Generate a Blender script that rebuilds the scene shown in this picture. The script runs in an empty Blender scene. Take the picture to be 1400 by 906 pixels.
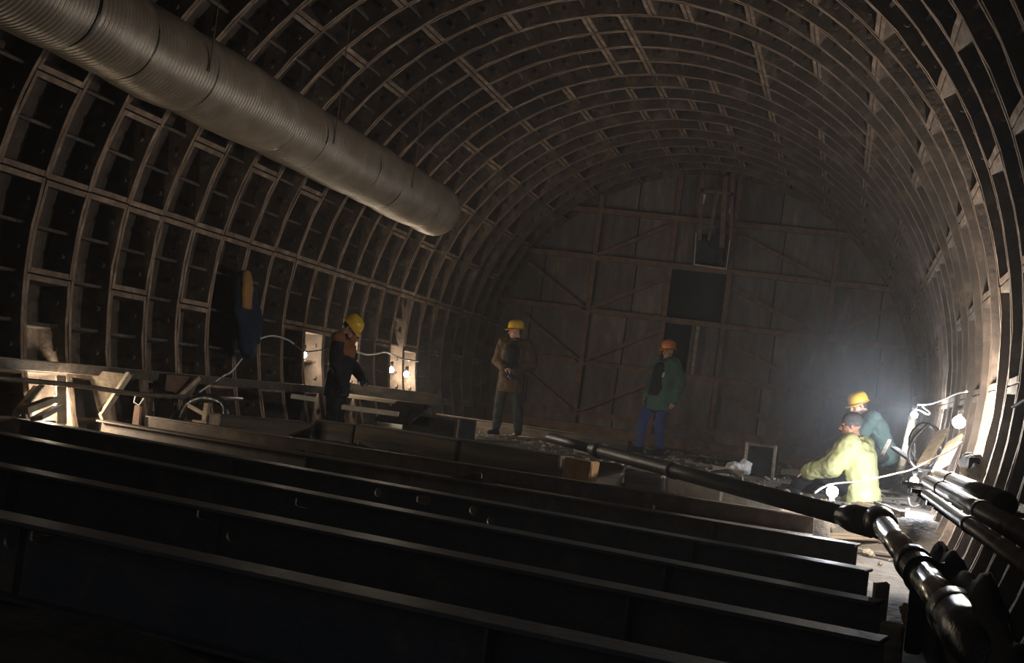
import bpy, bmesh, math, random
from mathutils import Vector, Matrix, Euler, noise

C = bpy.context.scene.collection
scene = bpy.context.scene
rnd = random.Random(7)
PI = math.pi

# ---------------------------------------------------------------- camera
CAM = Vector((2.788, 0.0, -0.614))
FPX = 1700.0                                  # focal length in pixels of a 1400-wide frame
# tunnel axes (X right, Y along the tunnel, Z up) written in camera axes (right, up, forward)
RX = Vector((0.95922653, -0.10469056, -0.26253448))
UX = Vector((0.12172043, 0.99133339, 0.04941911))
AX = Vector((0.25508548, -0.07935993, 0.96365627))
cd = bpy.data.cameras.new('camera'); cam = bpy.data.objects.new('camera', cd); C.objects.link(cam)
cd.sensor_width = 36.0; cd.lens = FPX / 1400.0 * 36.0; cd.clip_start = 0.05; cd.clip_end = 200
M3 = Matrix(((RX.x, RX.y, -RX.z), (AX.x, AX.y, -AX.z), (UX.x, UX.y, -UX.z)))
cam.matrix_world = Matrix.Translation(CAM) @ M3.to_4x4()
scene.camera = cam

# ---------------------------------------------------------------- world, exposure
w = bpy.data.worlds.new('world'); scene.world = w; w.use_nodes = True
w.node_tree.nodes['Background'].inputs[0].default_value = (0.62, 0.65, 0.70, 1)
w.node_tree.nodes['Background'].inputs[1].default_value = 0.10
vs = scene.view_settings
vs.view_transform = 'Standard'; vs.look = 'None'; vs.gamma = 1.0; vs.exposure = -0.15; vs.use_curve_mapping = False
scene.cycles.max_bounces = 6
scene.cycles.diffuse_bounces = 4
scene.cycles.volume_bounces = 0
LAMP_GAIN = 1.0
HAZE_DENSITY = 0.0034
CLOUD_DENSITY = 0.06

# ---------------------------------------------------------------- sight lines to places in the tunnel
def ray(px, py):
    d = Vector((px - 700.0, 453.0 - py, FPX))
    return Vector((d.dot(RX), d.dot(AX), d.dot(UX)))
def at_y(px, py, Y):
    d = ray(px, py); return CAM + d * (Y / d.y)
def at_z(px, py, Z):
    d = ray(px, py); return CAM + d * ((Z - CAM.z) / d.z)
def at_x(px, py, X):
    d = ray(px, py); return CAM + d * ((X - CAM.x) / d.x)

# ---------------------------------------------------------------- materials
def mat(name, c1, c2=None, scale=6.0, rough=0.8, metal=0.0, bump=0.0, bscale=30.0, vary=0.0, detail=6.0, spec=0.5, c3=None, stretch=None):
    m = bpy.data.materials.new(name); m.use_nodes = True
    nt = m.node_tree; N = nt.nodes; L = nt.links
    b = N['Principled BSDF']
    b.inputs['Roughness'].default_value = rough; b.inputs['Metallic'].default_value = metal
    b.inputs['Specular IOR Level'].default_value = spec if rough < 0.88 else 0.12
    tc = N.new('ShaderNodeTexCoord')
    vec = tc.outputs['Object']
    if stretch:
        mp = N.new('ShaderNodeMapping'); mp.inputs['Scale'].default_value = stretch
        L.new(vec, mp.inputs['Vector']); vec = mp.outputs['Vector']
    col = None
    if c2:
        n = N.new('ShaderNodeTexNoise'); n.inputs['Scale'].default_value = scale; n.inputs['Detail'].default_value = detail
        n.inputs['Roughness'].default_value = 0.65
        if vary:
            oi = N.new('ShaderNodeObjectInfo'); va = N.new('ShaderNodeVectorMath'); va.operation = 'ADD'
            mu = N.new('ShaderNodeMath'); mu.operation = 'MULTIPLY'; mu.inputs[1].default_value = 37.0
            L.new(oi.outputs['Random'], mu.inputs[0]); L.new(vec, va.inputs[0]); L.new(mu.outputs[0], va.inputs[1])
            L.new(va.outputs[0], n.inputs['Vector'])
        else:
            L.new(vec, n.inputs['Vector'])
        r = N.new('ShaderNodeValToRGB'); L.new(n.outputs['Fac'], r.inputs['Fac'])
        r.color_ramp.elements[0].position = 0.36; r.color_ramp.elements[0].color = (*c1, 1)
        r.color_ramp.elements[1].position = 0.66; r.color_ramp.elements[1].color = (*c2, 1)
        if c3:
            e = r.color_ramp.elements.new(0.53); e.color = (*c3, 1)
        col = r.outputs['Color']
        if vary:
            hs = N.new('ShaderNodeHueSaturation'); mr = N.new('ShaderNodeMapRange')
            mr.inputs['To Min'].default_value = 1 - vary; mr.inputs['To Max'].default_value = 1 + vary
            L.new(oi.outputs['Random'], mr.inputs['Value']); L.new(mr.outputs[0], hs.inputs['Value']); L.new(col, hs.inputs['Color'])
            col = hs.outputs['Color']
        L.new(col, b.inputs['Base Color'])
        rr = N.new('ShaderNodeMapRange'); rr.inputs['To Min'].default_value = max(0.05, rough - 0.12); rr.inputs['To Max'].default_value = min(1, rough + 0.12)
        L.new(n.outputs['Fac'], rr.inputs['Value']); L.new(rr.outputs[0], b.inputs['Roughness'])
    else:
        b.inputs['Base Color'].default_value = (*c1, 1)
    if bump:
        n2 = N.new('ShaderNodeTexNoise'); n2.inputs['Scale'].default_value = bscale; n2.inputs['Detail'].default_value = 4
        L.new(vec, n2.inputs['Vector'])
        bp = N.new('ShaderNodeBump'); bp.inputs['Strength'].default_value = bump; bp.inputs['Distance'].default_value = 0.02
        L.new(n2.outputs['Fac'], bp.inputs['Height']); L.new(bp.outputs['Normal'], b.inputs['Normal'])
    return m

M = {}
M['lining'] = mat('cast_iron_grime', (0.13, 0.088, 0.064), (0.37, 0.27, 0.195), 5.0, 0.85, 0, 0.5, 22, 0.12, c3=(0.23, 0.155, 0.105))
M['cell'] = mat('shaded_casting', (0.05, 0.036, 0.028), (0.15, 0.108, 0.08), 4.0, 0.8, 0, 0.5, 22, 0.15, c3=(0.08, 0.057, 0.043))  # shade of the deep cells put into the colour, darker than the flanges
M['bulk'] = mat('bulkhead_sheet', (0.085, 0.062, 0.048), (0.185, 0.138, 0.108), 2.2, 0.75, 0, 0.3, 14, 0.2, c3=(0.115, 0.094, 0.083), stretch=(2.5, 1, 0.7))
M['bulkbeam'] = mat('bulkhead_rust_beam', (0.10, 0.055, 0.036), (0.19, 0.112, 0.075), 7, 0.8, 0, 0.2, 30)
M['black'] = mat('soot_black', (0.012, 0.012, 0.013), (0.025, 0.024, 0.024), 5, 0.8)
M['duct'] = mat('duct_galvanised', (0.215, 0.17, 0.13), (0.33, 0.28, 0.225), 3.5, 0.42, 0.25, 0.12, 60, c3=(0.27, 0.215, 0.16))
M['steel'] = mat('beam_steel', (0.045, 0.050, 0.060), (0.12, 0.088, 0.062), 5, 0.5, 0.1, 0.15, 40, 0.1, c3=(0.060, 0.062, 0.070))
M['steelb'] = mat('rail_steel', (0.08, 0.052, 0.036), (0.18, 0.12, 0.082), 6, 0.6, 0.0, 0.12, 40, c3=(0.12, 0.09, 0.07))
M['boom'] = mat('painted_boom', (0.022, 0.021, 0.022), (0.05, 0.044, 0.04), 6, 0.55, 0.1, 0.2, 40)
M['chrome'] = mat('polished_rod', (0.55, 0.53, 0.50), (0.7, 0.68, 0.65), 8, 0.26, 1.0)
M['oily'] = mat('oily_black_iron', (0.010, 0.010, 0.012), (0.035, 0.032, 0.03), 9, 0.3, 0.2, 0.2, 50)
M['timber'] = mat('wet_timber', (0.035, 0.028, 0.022), (0.12, 0.09, 0.065), 4, 0.8, 0, 0.4, 40, 0.2, stretch=(0.3, 3, 3))
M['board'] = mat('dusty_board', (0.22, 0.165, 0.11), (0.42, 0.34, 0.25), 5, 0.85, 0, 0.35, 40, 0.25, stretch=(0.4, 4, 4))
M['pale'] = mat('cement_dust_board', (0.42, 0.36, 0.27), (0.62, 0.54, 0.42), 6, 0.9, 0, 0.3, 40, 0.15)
M['floor'] = mat('muddy_concrete', (0.045, 0.038, 0.032), (0.19, 0.15, 0.115), 3.0, 0.8, 0, 0.8, 18, c3=(0.09, 0.075, 0.06))
M['rock'] = mat('broken_stone', (0.12, 0.10, 0.08), (0.40, 0.34, 0.27), 4, 0.9, 0, 0.6, 25, 0.3)
M['brick'] = mat('ochre_block', (0.30, 0.17, 0.08), (0.42, 0.27, 0.14), 12, 0.9, 0, 0.4, 40)
M['sack'] = mat('white_sack', (0.45, 0.43, 0.41), (0.7, 0.68, 0.66), 7, 0.8, 0, 0.5, 15)
M['cable'] = mat('pale_cable', (0.55, 0.52, 0.47), (0.65, 0.62, 0.58), 15, 0.5)
M['cabledark'] = mat('dark_cable', (0.05, 0.045, 0.04), (0.09, 0.08, 0.07), 15, 0.5)
M['pipe'] = mat('rusty_pipe', (0.085, 0.064, 0.05), (0.20, 0.155, 0.12), 7, 0.45, 0.2, 0.15, 40, c3=(0.15, 0.115, 0.09))
M['skin'] = mat('skin', (0.50, 0.27, 0.19), (0.58, 0.33, 0.24), 14, 0.55)
M['hair'] = mat('dark_hair', (0.02, 0.015, 0.012), (0.04, 0.03, 0.025), 40, 0.7)
M['yellow'] = mat('yellow_helmet', (0.62, 0.36, 0.02), (0.70, 0.42, 0.035), 8, 0.38)
M['orange'] = mat('orange_helmet', (0.72, 0.20, 0.03), (0.78, 0.25, 0.05), 8, 0.4)
M['vest'] = mat('orange_vest', (0.17, 0.058, 0.011), (0.24, 0.085, 0.018), 8, 0.8, 0, 0.3, 20)
M['dark'] = mat('dark_workcloth', (0.011, 0.012, 0.014), (0.022, 0.022, 0.025), 8, 0.9, 0, 0.3, 25)
M['brownj'] = mat('brown_canvas_jacket', (0.058, 0.038, 0.022), (0.088, 0.06, 0.035), 6, 0.9, 0, 0.4, 25)
M['greenj'] = mat('green_canvas_coat', (0.055, 0.105, 0.085), (0.085, 0.145, 0.115), 6, 0.9, 0, 0.4, 25)
M['tealj'] = mat('teal_jacket', (0.032, 0.055, 0.050), (0.048, 0.075, 0.068), 6, 0.9, 0, 0.4, 25)
M['limej'] = mat('pale_lime_jacket', (0.40, 0.41, 0.20), (0.50, 0.51, 0.27), 6, 0.8, 0, 0.4, 18)
M['jeans'] = mat('blue_workwear', (0.035, 0.05, 0.14), (0.06, 0.08, 0.20), 8, 0.9, 0, 0.3, 30)
M['olive'] = mat('olive_trousers', (0.028, 0.031, 0.028), (0.045, 0.048, 0.042), 8, 0.9, 0, 0.3, 30)
M['knit'] = mat('grey_knit', (0.13, 0.13, 0.145), (0.19, 0.19, 0.21), 60, 0.95, 0, 0.6, 120)
M['patch'] = mat('pale_patch', (0.42, 0.38, 0.30))
M['leather'] = mat('old_orange_canvas', (0.24, 0.11, 0.03), (0.30, 0.15, 0.05), 8, 0.85)
M['navy'] = mat('navy_cloth', (0.012, 0.018, 0.03), (0.02, 0.028, 0.045), 8, 0.9, 0, 0.3, 20)
def emit(name, col, s):
    m = bpy.data.materials.new(name); m.use_nodes = True
    b = m.node_tree.nodes['Principled BSDF']; b.inputs['Base Color'].default_value = (1, 1, 1, 1)
    b.inputs['Emission Color'].default_value = (*col, 1); b.inputs['Emission Strength'].default_value = s
    return m
M['bulb'] = emit('lit_bulb', (1.0, 0.90, 0.74), 60.0)
M['bulbcool'] = emit('lit_bulb_cool', (0.90, 0.94, 1.0), 60.0)

# ---------------------------------------------------------------- mesh helpers
class MB:
    def __init__(s): s.v = []; s.f = []
    def raw(s, vs_, fs):
        o = len(s.v); s.v += [tuple(q) for q in vs_]; s.f += [tuple(i + o for i in q) for q in fs]; return s
    def box(s, c, size, rot=None, taper=0.0, jit=0.0, bev=0.0):
        hx, hy, hz = (q / 2 for q in size); c = Vector(c)
        R = rot if rot is not None else Matrix.Identity(3)
        if bev <= 0:
            pts = [Vector((x * hx * (1 - taper * (z > 0)), y * hy * (1 - taper * (z > 0)), z * hz)) for z in (-1, 1) for y in (-1, 1) for x in (-1, 1)]
            fs = [(0, 2, 3, 1), (4, 5, 7, 6), (0, 1, 5, 4), (2, 6, 7, 3), (0, 4, 6, 2), (1, 3, 7, 5)]
        else:
            b = min(bev, hx * .9, hy * .9, hz * .9); pts = []
            idx = {}
            for ax_ in range(3):
                for sx in (-1, 1):
                    for sy in (-1, 1):
                        for sz in (-1, 1):
                            p = [sx * (hx - b), sy * (hy - b), sz * (hz - b)]
                            p[ax_] = (sx, sy, sz)[ax_] * (hx, hy, hz)[ax_]
                            idx[(ax_, sx, sy, sz)] = len(pts); pts.append(Vector(p))
            fs = []
            for ax_ in range(3):
                o = [k for k in range(3) if k != ax_]
                for sg in (-1, 1):
                    q = []
                    for a_, b_ in ((-1, -1), (1, -1), (1, 1), (-1, 1)):
                        t = [0, 0, 0]; t[ax_] = sg; t[o[0]] = a_; t[o[1]] = b_; q.append(idx[(ax_, *t)])
                    fs.append(q)
            for ax_ in range(3):
                o = [k for k in range(3) if k != ax_]
                for a_ in (-1, 1):
                    for b_ in (-1, 1):
                        q = []
                        for fa, sg in ((o[0], -1), (o[0], 1), (o[1], 1), (o[1], -1)):
                            t = [0, 0, 0]; t[ax_] = sg; t[o[0]] = a_; t[o[1]] = b_; q.append(idx[(fa, *t)])
                        fs.append(q)
            for sx in (-1, 1):
                for sy in (-1, 1):
                    for sz in (-1, 1):
                        fs.append([idx[(k, sx, sy, sz)] for k in range(3)])
        if jit:
            pts = [p + Vector((rnd.uniform(-jit, jit), rnd.uniform(-jit, jit), rnd.uniform(-jit, jit))) for p in pts]
        return s.raw([c + R @ p for p in pts], fs)
    def bar(s, a, b, wd, ht, roll=0.0, bev=0.0):
        """box from a to b: width wd sideways, height ht upward"""
        a = Vector(a); b = Vector(b); d = b - a; ln = d.length; d.normalize()
        up = Vector((0, 0, 1)) if abs(d.z) < 0.95 else Vector((0, 1, 0))
        sd = d.cross(up).normalized(); up = sd.cross(d).normalized()
        R = Matrix((d, sd, up)).transposed() @ Matrix.Rotation(roll, 3, 'X')
        return s.box((a + b) / 2, (ln, wd, ht), R, bev=bev)
    def tube(s, pts, rs, n=10, caps=True):
        pts = [Vector(p) for p in pts]
        if not isinstance(rs, (list, tuple)): rs = [rs] * len(pts)
        ref = None; vs_ = []; fs = []
        for i, p in enumerate(pts):
            a = pts[max(0, i - 1)]; b = pts[min(len(pts) - 1, i + 1)]
            d = (b - a)
            d = d.normalized() if d.length > 1e-9 else Vector((0, 0, 1))
            if ref is None:
                ref = Vector((0, 0, 1)) if abs(d.z) < 0.9 else Vector((1, 0, 0))
            u = (ref - d * ref.dot(d))
            if u.length < 1e-6: u = Vector((1, 0, 0)) - d * d.x
            u.normalize(); ref = u; v_ = d.cross(u)
            for k in range(n):
                t = 2 * PI * k / n; vs_.append(p + (u * math.cos(t) + v_ * math.sin(t)) * rs[i])
        for i in range(len(pts) - 1):
            for k in range(n):
                fs.append((i * n + k, i * n + (k + 1) % n, (i + 1) * n + (k + 1) % n, (i + 1) * n + k))
        if caps:
            fs.append(tuple(reversed(range(n)))); fs.append(tuple((len(pts) - 1) * n + k for k in range(n)))
        return s.raw(vs_, fs)
    def ell(s, c, r, R=None, nu=12, nv=8):
        c = Vector(c); r = (r, r, r) if isinstance(r, (int, float)) else r
        vs_ = [(0, 0, -1)]
        for i in range(1, nv):
            t = -PI / 2 + PI * i / nv
            for k in range(nu):
                vs_.append((math.cos(t) * math.cos(2 * PI * k / nu), math.cos(t) * math.sin(2 * PI * k / nu), math.sin(t)))
        vs_.append((0, 0, 1)); fs = []
        for k in range(nu):
            fs.append((0, 1 + (k + 1) % nu, 1 + k)); fs.append((len(vs_) - 1, 1 + (nv - 2) * nu + k, 1 + (nv - 2) * nu + (k + 1) % nu))
        for i in range(nv - 2):
            for k in range(nu):
                a = 1 + i * nu + k; b = 1 + i * nu + (k + 1) % nu
                fs.append((a, b, b + nu, a + nu))
        R = R if R is not None else Matrix.Identity(3)
        return s.raw([c + R @ Vector((p[0] * r[0], p[1] * r[1], p[2] * r[2])) for p in vs_], fs)
    def limb(s, a, b, ra, rb, n=12):
        a = Vector(a); b = Vector(b)
        s.tube([a, b], [ra, rb], n); s.ell(a, ra, nu=n); s.ell(b, rb, nu=n); return s
    def chain(s, pts, radii, R=None, steps=5):
        """overlapping ellipsoids along a line of stations"""
        for i in range(len(pts) - 1):
            a, b = Vector(pts[i]), Vector(pts[i + 1]); ra, rb = Vector(radii[i]), Vector(radii[i + 1])
            for k in range(steps + (i == len(pts) - 2)):
                t = k / steps; s.ell(a.lerp(b, t), tuple(ra.lerp(rb, t)), R, 14, 9)
        return s
    def mesh(s, name, m, smooth=False):
        me = bpy.data.meshes.new(name); me.from_pydata(s.v, [], s.f); me.update()
        if m: me.materials.append(m)
        if smooth: me.polygons.foreach_set('use_smooth', [True] * len(me.polygons))
        return me
def fix(me):
    bm = bmesh.new(); bm.from_mesh(me); bmesh.ops.recalc_face_normals(bm, faces=bm.faces); bm.to_mesh(me); bm.free(); return me
def link(name, me, parent=None, loc=None):
    o = bpy.data.objects.new(name, me); C.objects.link(o)
    if parent: o.parent = parent
    if loc is not None: o.location = loc
    return o
def build(name, mb, m, parent=None, smooth=False, loc=None):
    me = fix(mb.mesh(name, m, smooth))
    o = link(name, me, parent, loc)
    if smooth == 'auto':
        pass
    return o
def tag(o, label=None, cat=None, group=None, kind=None):
    if label: o['label'] = label
    if cat: o['category'] = cat
    if group: o['group'] = group
    if kind: o['kind'] = kind
    return o
def thing(name, label, cat, loc=(0, 0, 0), rz=0.0, group=None):
    o = link(name, None, None, Vector(loc)); o.rotation_euler = (0, 0, rz)
    return tag(o, label, cat, group)
def structure(name, label=None):
    o = link(name, None); o['kind'] = 'structure'
    if label: o['label'] = label
    return o
def dup(root, loc, rz=None, label=None):
    r = root.copy(); C.objects.link(r); r.location = loc
    if rz is not None: r.rotation_euler = (0, 0, rz)
    if label: r['label'] = label
    for ch in list(root.children):
        c = ch.copy(); C.objects.link(c); c.parent = r
        for g in ch.children:
            d = g.copy(); C.objects.link(d); d.parent = c
    return r
def catmull(pts, n=8):
    pts = [Vector(p) for p in pts]; out = []
    P = [pts[0] * 2 - pts[1]] + pts + [pts[-1] * 2 - pts[-2]]
    for i in range(1, len(P) - 2):
        for k in range(n):
            t = k / n; a, b, c, d = P[i - 1], P[i], P[i + 1], P[i + 2]
            out.append(0.5 * ((2 * b) + (c - a) * t + (2 * a - 5 * b + 4 * c - d) * t * t + (3 * b - a - 3 * c + d) * t ** 3))
    out.append(pts[-1]); return out

# ================================================================ SETTING
R = 3.90; DEPTH = 0.27; W = 0.622
END_Y = 23.2; FLOOR_Z = -1.28
RINGS = range(4, 38)

def ring_y(n): return (n - 0.58) * W

SEG = 23.6; KEY = 6.4
def seg_mesh(name, span, ribs, tall=(), seed=0):
    """one cast tubing segment: skin, two ring flanges, two end flanges, stiffener ribs, nuts. angle 0..span from +X towards +Z"""
    r_ = random.Random(seed); b = MB()
    n = max(3, int(span / 2.9)); g = 0.10
    A = [math.radians(g + (span - 2 * g) * i / n) for i in range(n + 1)]
    def pt(a, r, y): return (math.cos(a) * r, y, math.sin(a) * r)
    def arc_plate(rs, y0, y1, jit=0.0):           # closed curved bar: radii rs=(inner, outer)
        vs_ = []; fs = []
        for a in A:
            j = r_.uniform(-jit, jit); k = r_.uniform(-jit, jit) * 0.5
            vs_ += [pt(a, rs[0] + j, y0 + k), pt(a, rs[0] + j, y1 + k), pt(a, rs[1], y1), pt(a, rs[1], y0)]
        for i in range(n):
            for k in range(4):
                fs.append((4 * i + k, 4 * i + (k + 1) % 4, 4 * i + 4 + (k + 1) % 4, 4 * i + 4 + k))
        fs.append((0, 3, 2, 1)); fs.append((4 * n, 4 * n + 1, 4 * n + 2, 4 * n + 3))
        b.raw(vs_, fs)
    G = 0.003
    arc_plate((R + DEPTH, R + DEPTH + 0.03), G, W - G)
    arc_plate((R, R + DEPTH + 0.002), G, 0.042, 0.006)
    arc_plate((R, R + DEPTH + 0.002), W - 0.042, W - G, 0.006)
    def cross(a, th, r0, sag):                    # plate across the ring at angle a
        t = th / R / 2; m_ = W / 2; vs_ = []
        ys = (0.036, 0.10, m_, W - 0.10, W - 0.036); dz = (0, sag, sag, sag, 0)
        for y, d in zip(ys, dz):
            j = r_.uniform(-0.006, 0.006)
            vs_ += [pt(a - t, r0 + d + j, y), pt(a + t, r0 + d + j, y), pt(a + t * 1.5, R + DEPTH + 0.004, y), pt(a - t * 1.5, R + DEPTH + 0.004, y)]
        fs = []
        for i in range(4):
            for k in range(4):
                fs.append((4 * i + k, 4 * i + (k + 1) % 4, 4 * i + 4 + (k + 1) % 4, 4 * i + 4 + k))
        fs += [(0, 3, 2, 1), (16, 17, 18, 19)]
        b.raw(vs_, fs)
    e = math.radians(g) + 0.024 / R
    cross(e, 0.046, R + 0.001, 0.0); cross(math.radians(span) - e, 0.046, R + 0.001, 0.0)
    for k in range(1, ribs + 1):
        full = k in tall
        cross(math.radians(span * k / (ribs + 1)), 0.05 if full else 0.026, R + (0.004 if full else 0.075), 0.0 if full else 0.035)
    # nuts on the flanges
    cells = ribs + 1
    for k in range(cells):
        a = math.radians(span * (k + 0.5) / cells)
        for y0, dy in ((0.041, 0.035), (W - 0.041, -0.035)):
            p = Vector(pt(a, R + 0.09, y0)); b.tube([p, p + Vector((0, dy, 0))], 0.024, 6)
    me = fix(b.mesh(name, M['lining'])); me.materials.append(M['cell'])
    for p in me.polygons:                          # the pan and the stiffeners inside carry painted shade, the flanges are dusty
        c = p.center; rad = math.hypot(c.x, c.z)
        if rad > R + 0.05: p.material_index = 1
    return me
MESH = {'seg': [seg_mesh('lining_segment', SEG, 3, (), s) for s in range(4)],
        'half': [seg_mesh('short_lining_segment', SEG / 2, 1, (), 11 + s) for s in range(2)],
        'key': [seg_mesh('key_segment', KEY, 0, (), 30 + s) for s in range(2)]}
wall_left = structure('wall_left'); wall_right = structure('wall_right'); ceiling = structure('ceiling')
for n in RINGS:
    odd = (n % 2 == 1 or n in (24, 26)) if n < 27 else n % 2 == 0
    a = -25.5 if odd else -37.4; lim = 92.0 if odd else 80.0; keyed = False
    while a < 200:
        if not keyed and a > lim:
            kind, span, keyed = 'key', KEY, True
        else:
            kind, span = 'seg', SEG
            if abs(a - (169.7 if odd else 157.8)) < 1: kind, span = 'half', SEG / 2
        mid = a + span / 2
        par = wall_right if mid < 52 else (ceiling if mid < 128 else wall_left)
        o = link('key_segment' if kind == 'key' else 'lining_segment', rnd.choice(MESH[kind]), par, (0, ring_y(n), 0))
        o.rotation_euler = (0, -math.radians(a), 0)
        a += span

# ---- bulkhead closing the tunnel
wall_back = structure('wall_back')
BY = END_Y + 0.02
rows = [-1.9, -0.86, 0.10, 1.10, 2.12, 3.02, 4.2]
cols = [-4.2, -2.12, -0.62, 0.42, 2.33, 4.2]
def z_tilt(x): return -0.018 * x
for i in range(len(cols) - 1):
    for j in range(len(rows) - 1):
        x0, x1, z0, z1 = cols[i], cols[i + 1], rows[j], rows[j + 1]
        if i == 2 and j == 3: continue                      # open hatch
        pieces = [(x0, x1)]
        if x1 - x0 > 1.3: pieces = [(x0, (x0 + x1) / 2 + rnd.uniform(-.1, .1)), None]; pieces[1] = (pieces[0][1], x1)
        if i == 2 and j == 2: pieces = [(-0.12, x1)]          # the lower hatch
        if i == 1 and j == 2: pieces = [(x0, -1.35), (-1.35, -0.62)]
        for (a0, a1) in pieces:
            cx = (a0 + a1) / 2; corner = min(abs(a0), abs(a1)) if a0 * a1 > 0 else 0
            zn = 0 if z0 * z1 < 0 else min(abs(z0), abs(z1))
            if math.hypot(corner, zn) > 4.05: continue
            b = MB(); b.box((0, 0, 0), (a1 - a0 - 0.02, 0.02, z1 - z0 - 0.02), bev=0.004)
            o = build('steel_sheet', b, M['bulk'], wall_back, loc=(cx, BY + 0.06 + rnd.uniform(0, .025), (z0 + z1) / 2 + z_tilt(cx)))
            o.rotation_euler = (rnd.uniform(-.008, .008), rnd.uniform(-.004, .004) + 0.018, 0)
b = MB(); b.box((0, BY + 0.9, 0), (9.4, 0.06, 9.4)); build('blackout_panel', b, M['black'], wall_back)  # added black panel, stops world light leaking through the sheet gaps
b = MB(); b.box((0, BY + 0.75, 0.9), (1.3, 0.04, 2.6)); b.box((-0.75, BY + 0.42, 0.9), (0.04, 0.6, 2.6)); b.box((0.55, BY + 0.42, 0.9), (0.04, 0.6, 2.6))
build('hatch_recess', b, M['black'], wall_back)
def chord(z): return math.sqrt(max(0, 4.02 ** 2 - z * z))
for z in rows[1:-1]:
    x = chord(z); b = MB()
    b.bar((-x, BY, z + z_tilt(-x)), (x, BY, z + z_tilt(x)), 0.10, 0.10); b.bar((-x, BY - 0.05, z + z_tilt(-x) + .045), (x, BY - 0.05, z + z_tilt(x) + .045), 0.06, 0.012)
    build('waling_beam', b, M['bulkbeam'], wall_back)
for x in (-2.12, 2.33, -0.66, 0.46):
    z = chord(x); b = MB(); b.bar((x, BY + 0.01, -1.6), (x + 0.05, BY + 0.01, z - .05), 0.09, 0.13 if abs(x) > 1 else 0.09)
    build('post', b, M['bulkbeam'], wall_back)
for px_, reach in ((-2.12, (-1.25, 1.45)), (2.33, (-1.75, 1.2))):
    for z in rows[1:5]:
        for r_ in reach:
            xe = px_ + r_; ze = z + (0.78 if abs(r_) < 1.5 else 0.72)
            if math.hypot(xe, ze) > 4.0: continue
            b = MB(); b.bar((px_, BY - 0.02, z + z_tilt(px_)), (xe, BY - 0.02, ze + z_tilt(xe)), 0.06, 0.07)
            build('diagonal_brace', b, M['bulkbeam'], wall_back)
b = MB(); b.bar((0.02, BY - .06, 0.15), (0.03, BY - .06, 1.05), 0.06, 0.07); build('post', b, M['board'], wall_back)

# ---- floor: a pit under the steel beams, then rough ground up to the bulkhead
def front_y(x): return 10.35 - 0.27 * (x + 1.0)
def floor_z(x, y):
    t = (y - front_y(x)) / 0.25; t = max(0.0, min(1.0, t)); t = t * t * (3 - 2 * t)
    z = -1.575 + (FLOOR_Z + 1.575) * t
    if x < -2.4:                                    # gutter along the left wall where the man stands
        s = min(1, (-2.4 - x) / 0.3) * max(0, min(1, (17.0 - y) / 0.8)); z += -0.34 * s * t
    if x > 2.75: z = z + (-1.58 - z) * max(0.0, min(1.0, (11.6 - y) / 0.6)) * min(1.0, (x - 2.75) / 0.1)
    z += (noise.noise(Vector((x * 1.3, y * 1.3, 0))) * 0.05 + noise.noise(Vector((x * 5, y * 5, 3))) * 0.025)
    return z
NX, NY = 110, 230
vs_ = []; fs = []
for j in range(NY + 1):
    y = 1.2 + (END_Y - 1.25) * j / NY
    for i in range(NX + 1):
        u = -1 + 2 * i / NX; z = floor_z(u * 3.9, y); lim = math.sqrt(4.14 ** 2 - max(z, -2.1) ** 2) - 0.01
        vs_.append((u * min(3.98, lim), y, z))
for j in range(NY):
    for i in range(NX):
        q = j * (NX + 1) + i; fs.append((q, q + 1, q + NX + 2, q + NX + 1))
b = MB(); b.raw(vs_, fs); fl = build('floor', b, M['floor'], smooth=True); fl['kind'] = 'structure'

# ---- haze: thin dust filling the bore
b = MB(); n = 40; x0 = []
for y in (1.0, END_Y + 1.2):
    for k in range(n):
        t = 2 * PI * k / n; x0.append((math.cos(t) * 4.0, y, max(-2.3, math.sin(t) * 4.0)))
b.raw(x0, [(k, (k + 1) % n, n + (k + 1) % n, n + k) for k in range(n)] + [tuple(reversed(range(n))), tuple(n + k for k in range(n))])
hz = build('haze', b, None)
hm = bpy.data.materials.new('dust_haze'); hm.use_nodes = True; nt = hm.node_tree
for q in list(nt.nodes): nt.nodes.remove(q)
out = nt.nodes.new('ShaderNodeOutputMaterial'); sc = nt.nodes.new('ShaderNodeVolumeScatter')
sc.inputs['Density'].default_value = HAZE_DENSITY; sc.inputs['Color'].default_value = (0.95, 0.95, 0.97, 1); sc.inputs['Anisotropy'].default_value = 0.35
nt.links.new(sc.outputs[0], out.inputs['Volume']); hz.data.materials.append(hm)
tag(hz, 'thin bluish dust haze hanging in the tunnel around the lamps', 'haze', kind='stuff')

# ================================================================ LAMPS
def lamp(pos, power, label, col=(1.0, 0.86, 0.66), bulb='bulb', hang=0.0, radius=0.045, tilt=(0, 0, -1)):
    t = thing('work_lamp', label, 'lamp', pos)
    d = Vector(tilt).normalized()
    b = MB(); b.ell((0, 0, 0), radius); build('bulb', b, M[bulb], t, True)
    b = MB(); b.tube([d * -0.04, d * -0.065, d * -0.07, d * -0.13], [0.018, 0.022, 0.028, 0.024], 10); build('socket', b, M['oily'], t, True)
    l = bpy.data.lights.new('bulb_light', 'POINT'); l.energy = power * LAMP_GAIN; l.color = col; l.shadow_soft_size = radius + 0.012
    o = bpy.data.objects.new('bulb_light', l); C.objects.link(o); o.parent = t
    return t
def in_cell(n, deg, rr=R + 0.07, dy=0.18):
    a = math.radians(deg); return Vector((math.cos(a) * rr, ring_y(n) + dy, math.sin(a) * rr))
WARM = (1.0, 0.84, 0.62); COOL = (0.88, 0.93, 1.0); NEUT = (1.0, 0.92, 0.80)
LP = {}
LP['rw'] = at_y(1311, 577, 10.3)
LP['rh'] = at_y(1250, 567, 15.2)
LP['rf'] = at_y(1250, 657, 12.3)
LP['cr'] = at_y(1138, 672, 8.75)
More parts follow.
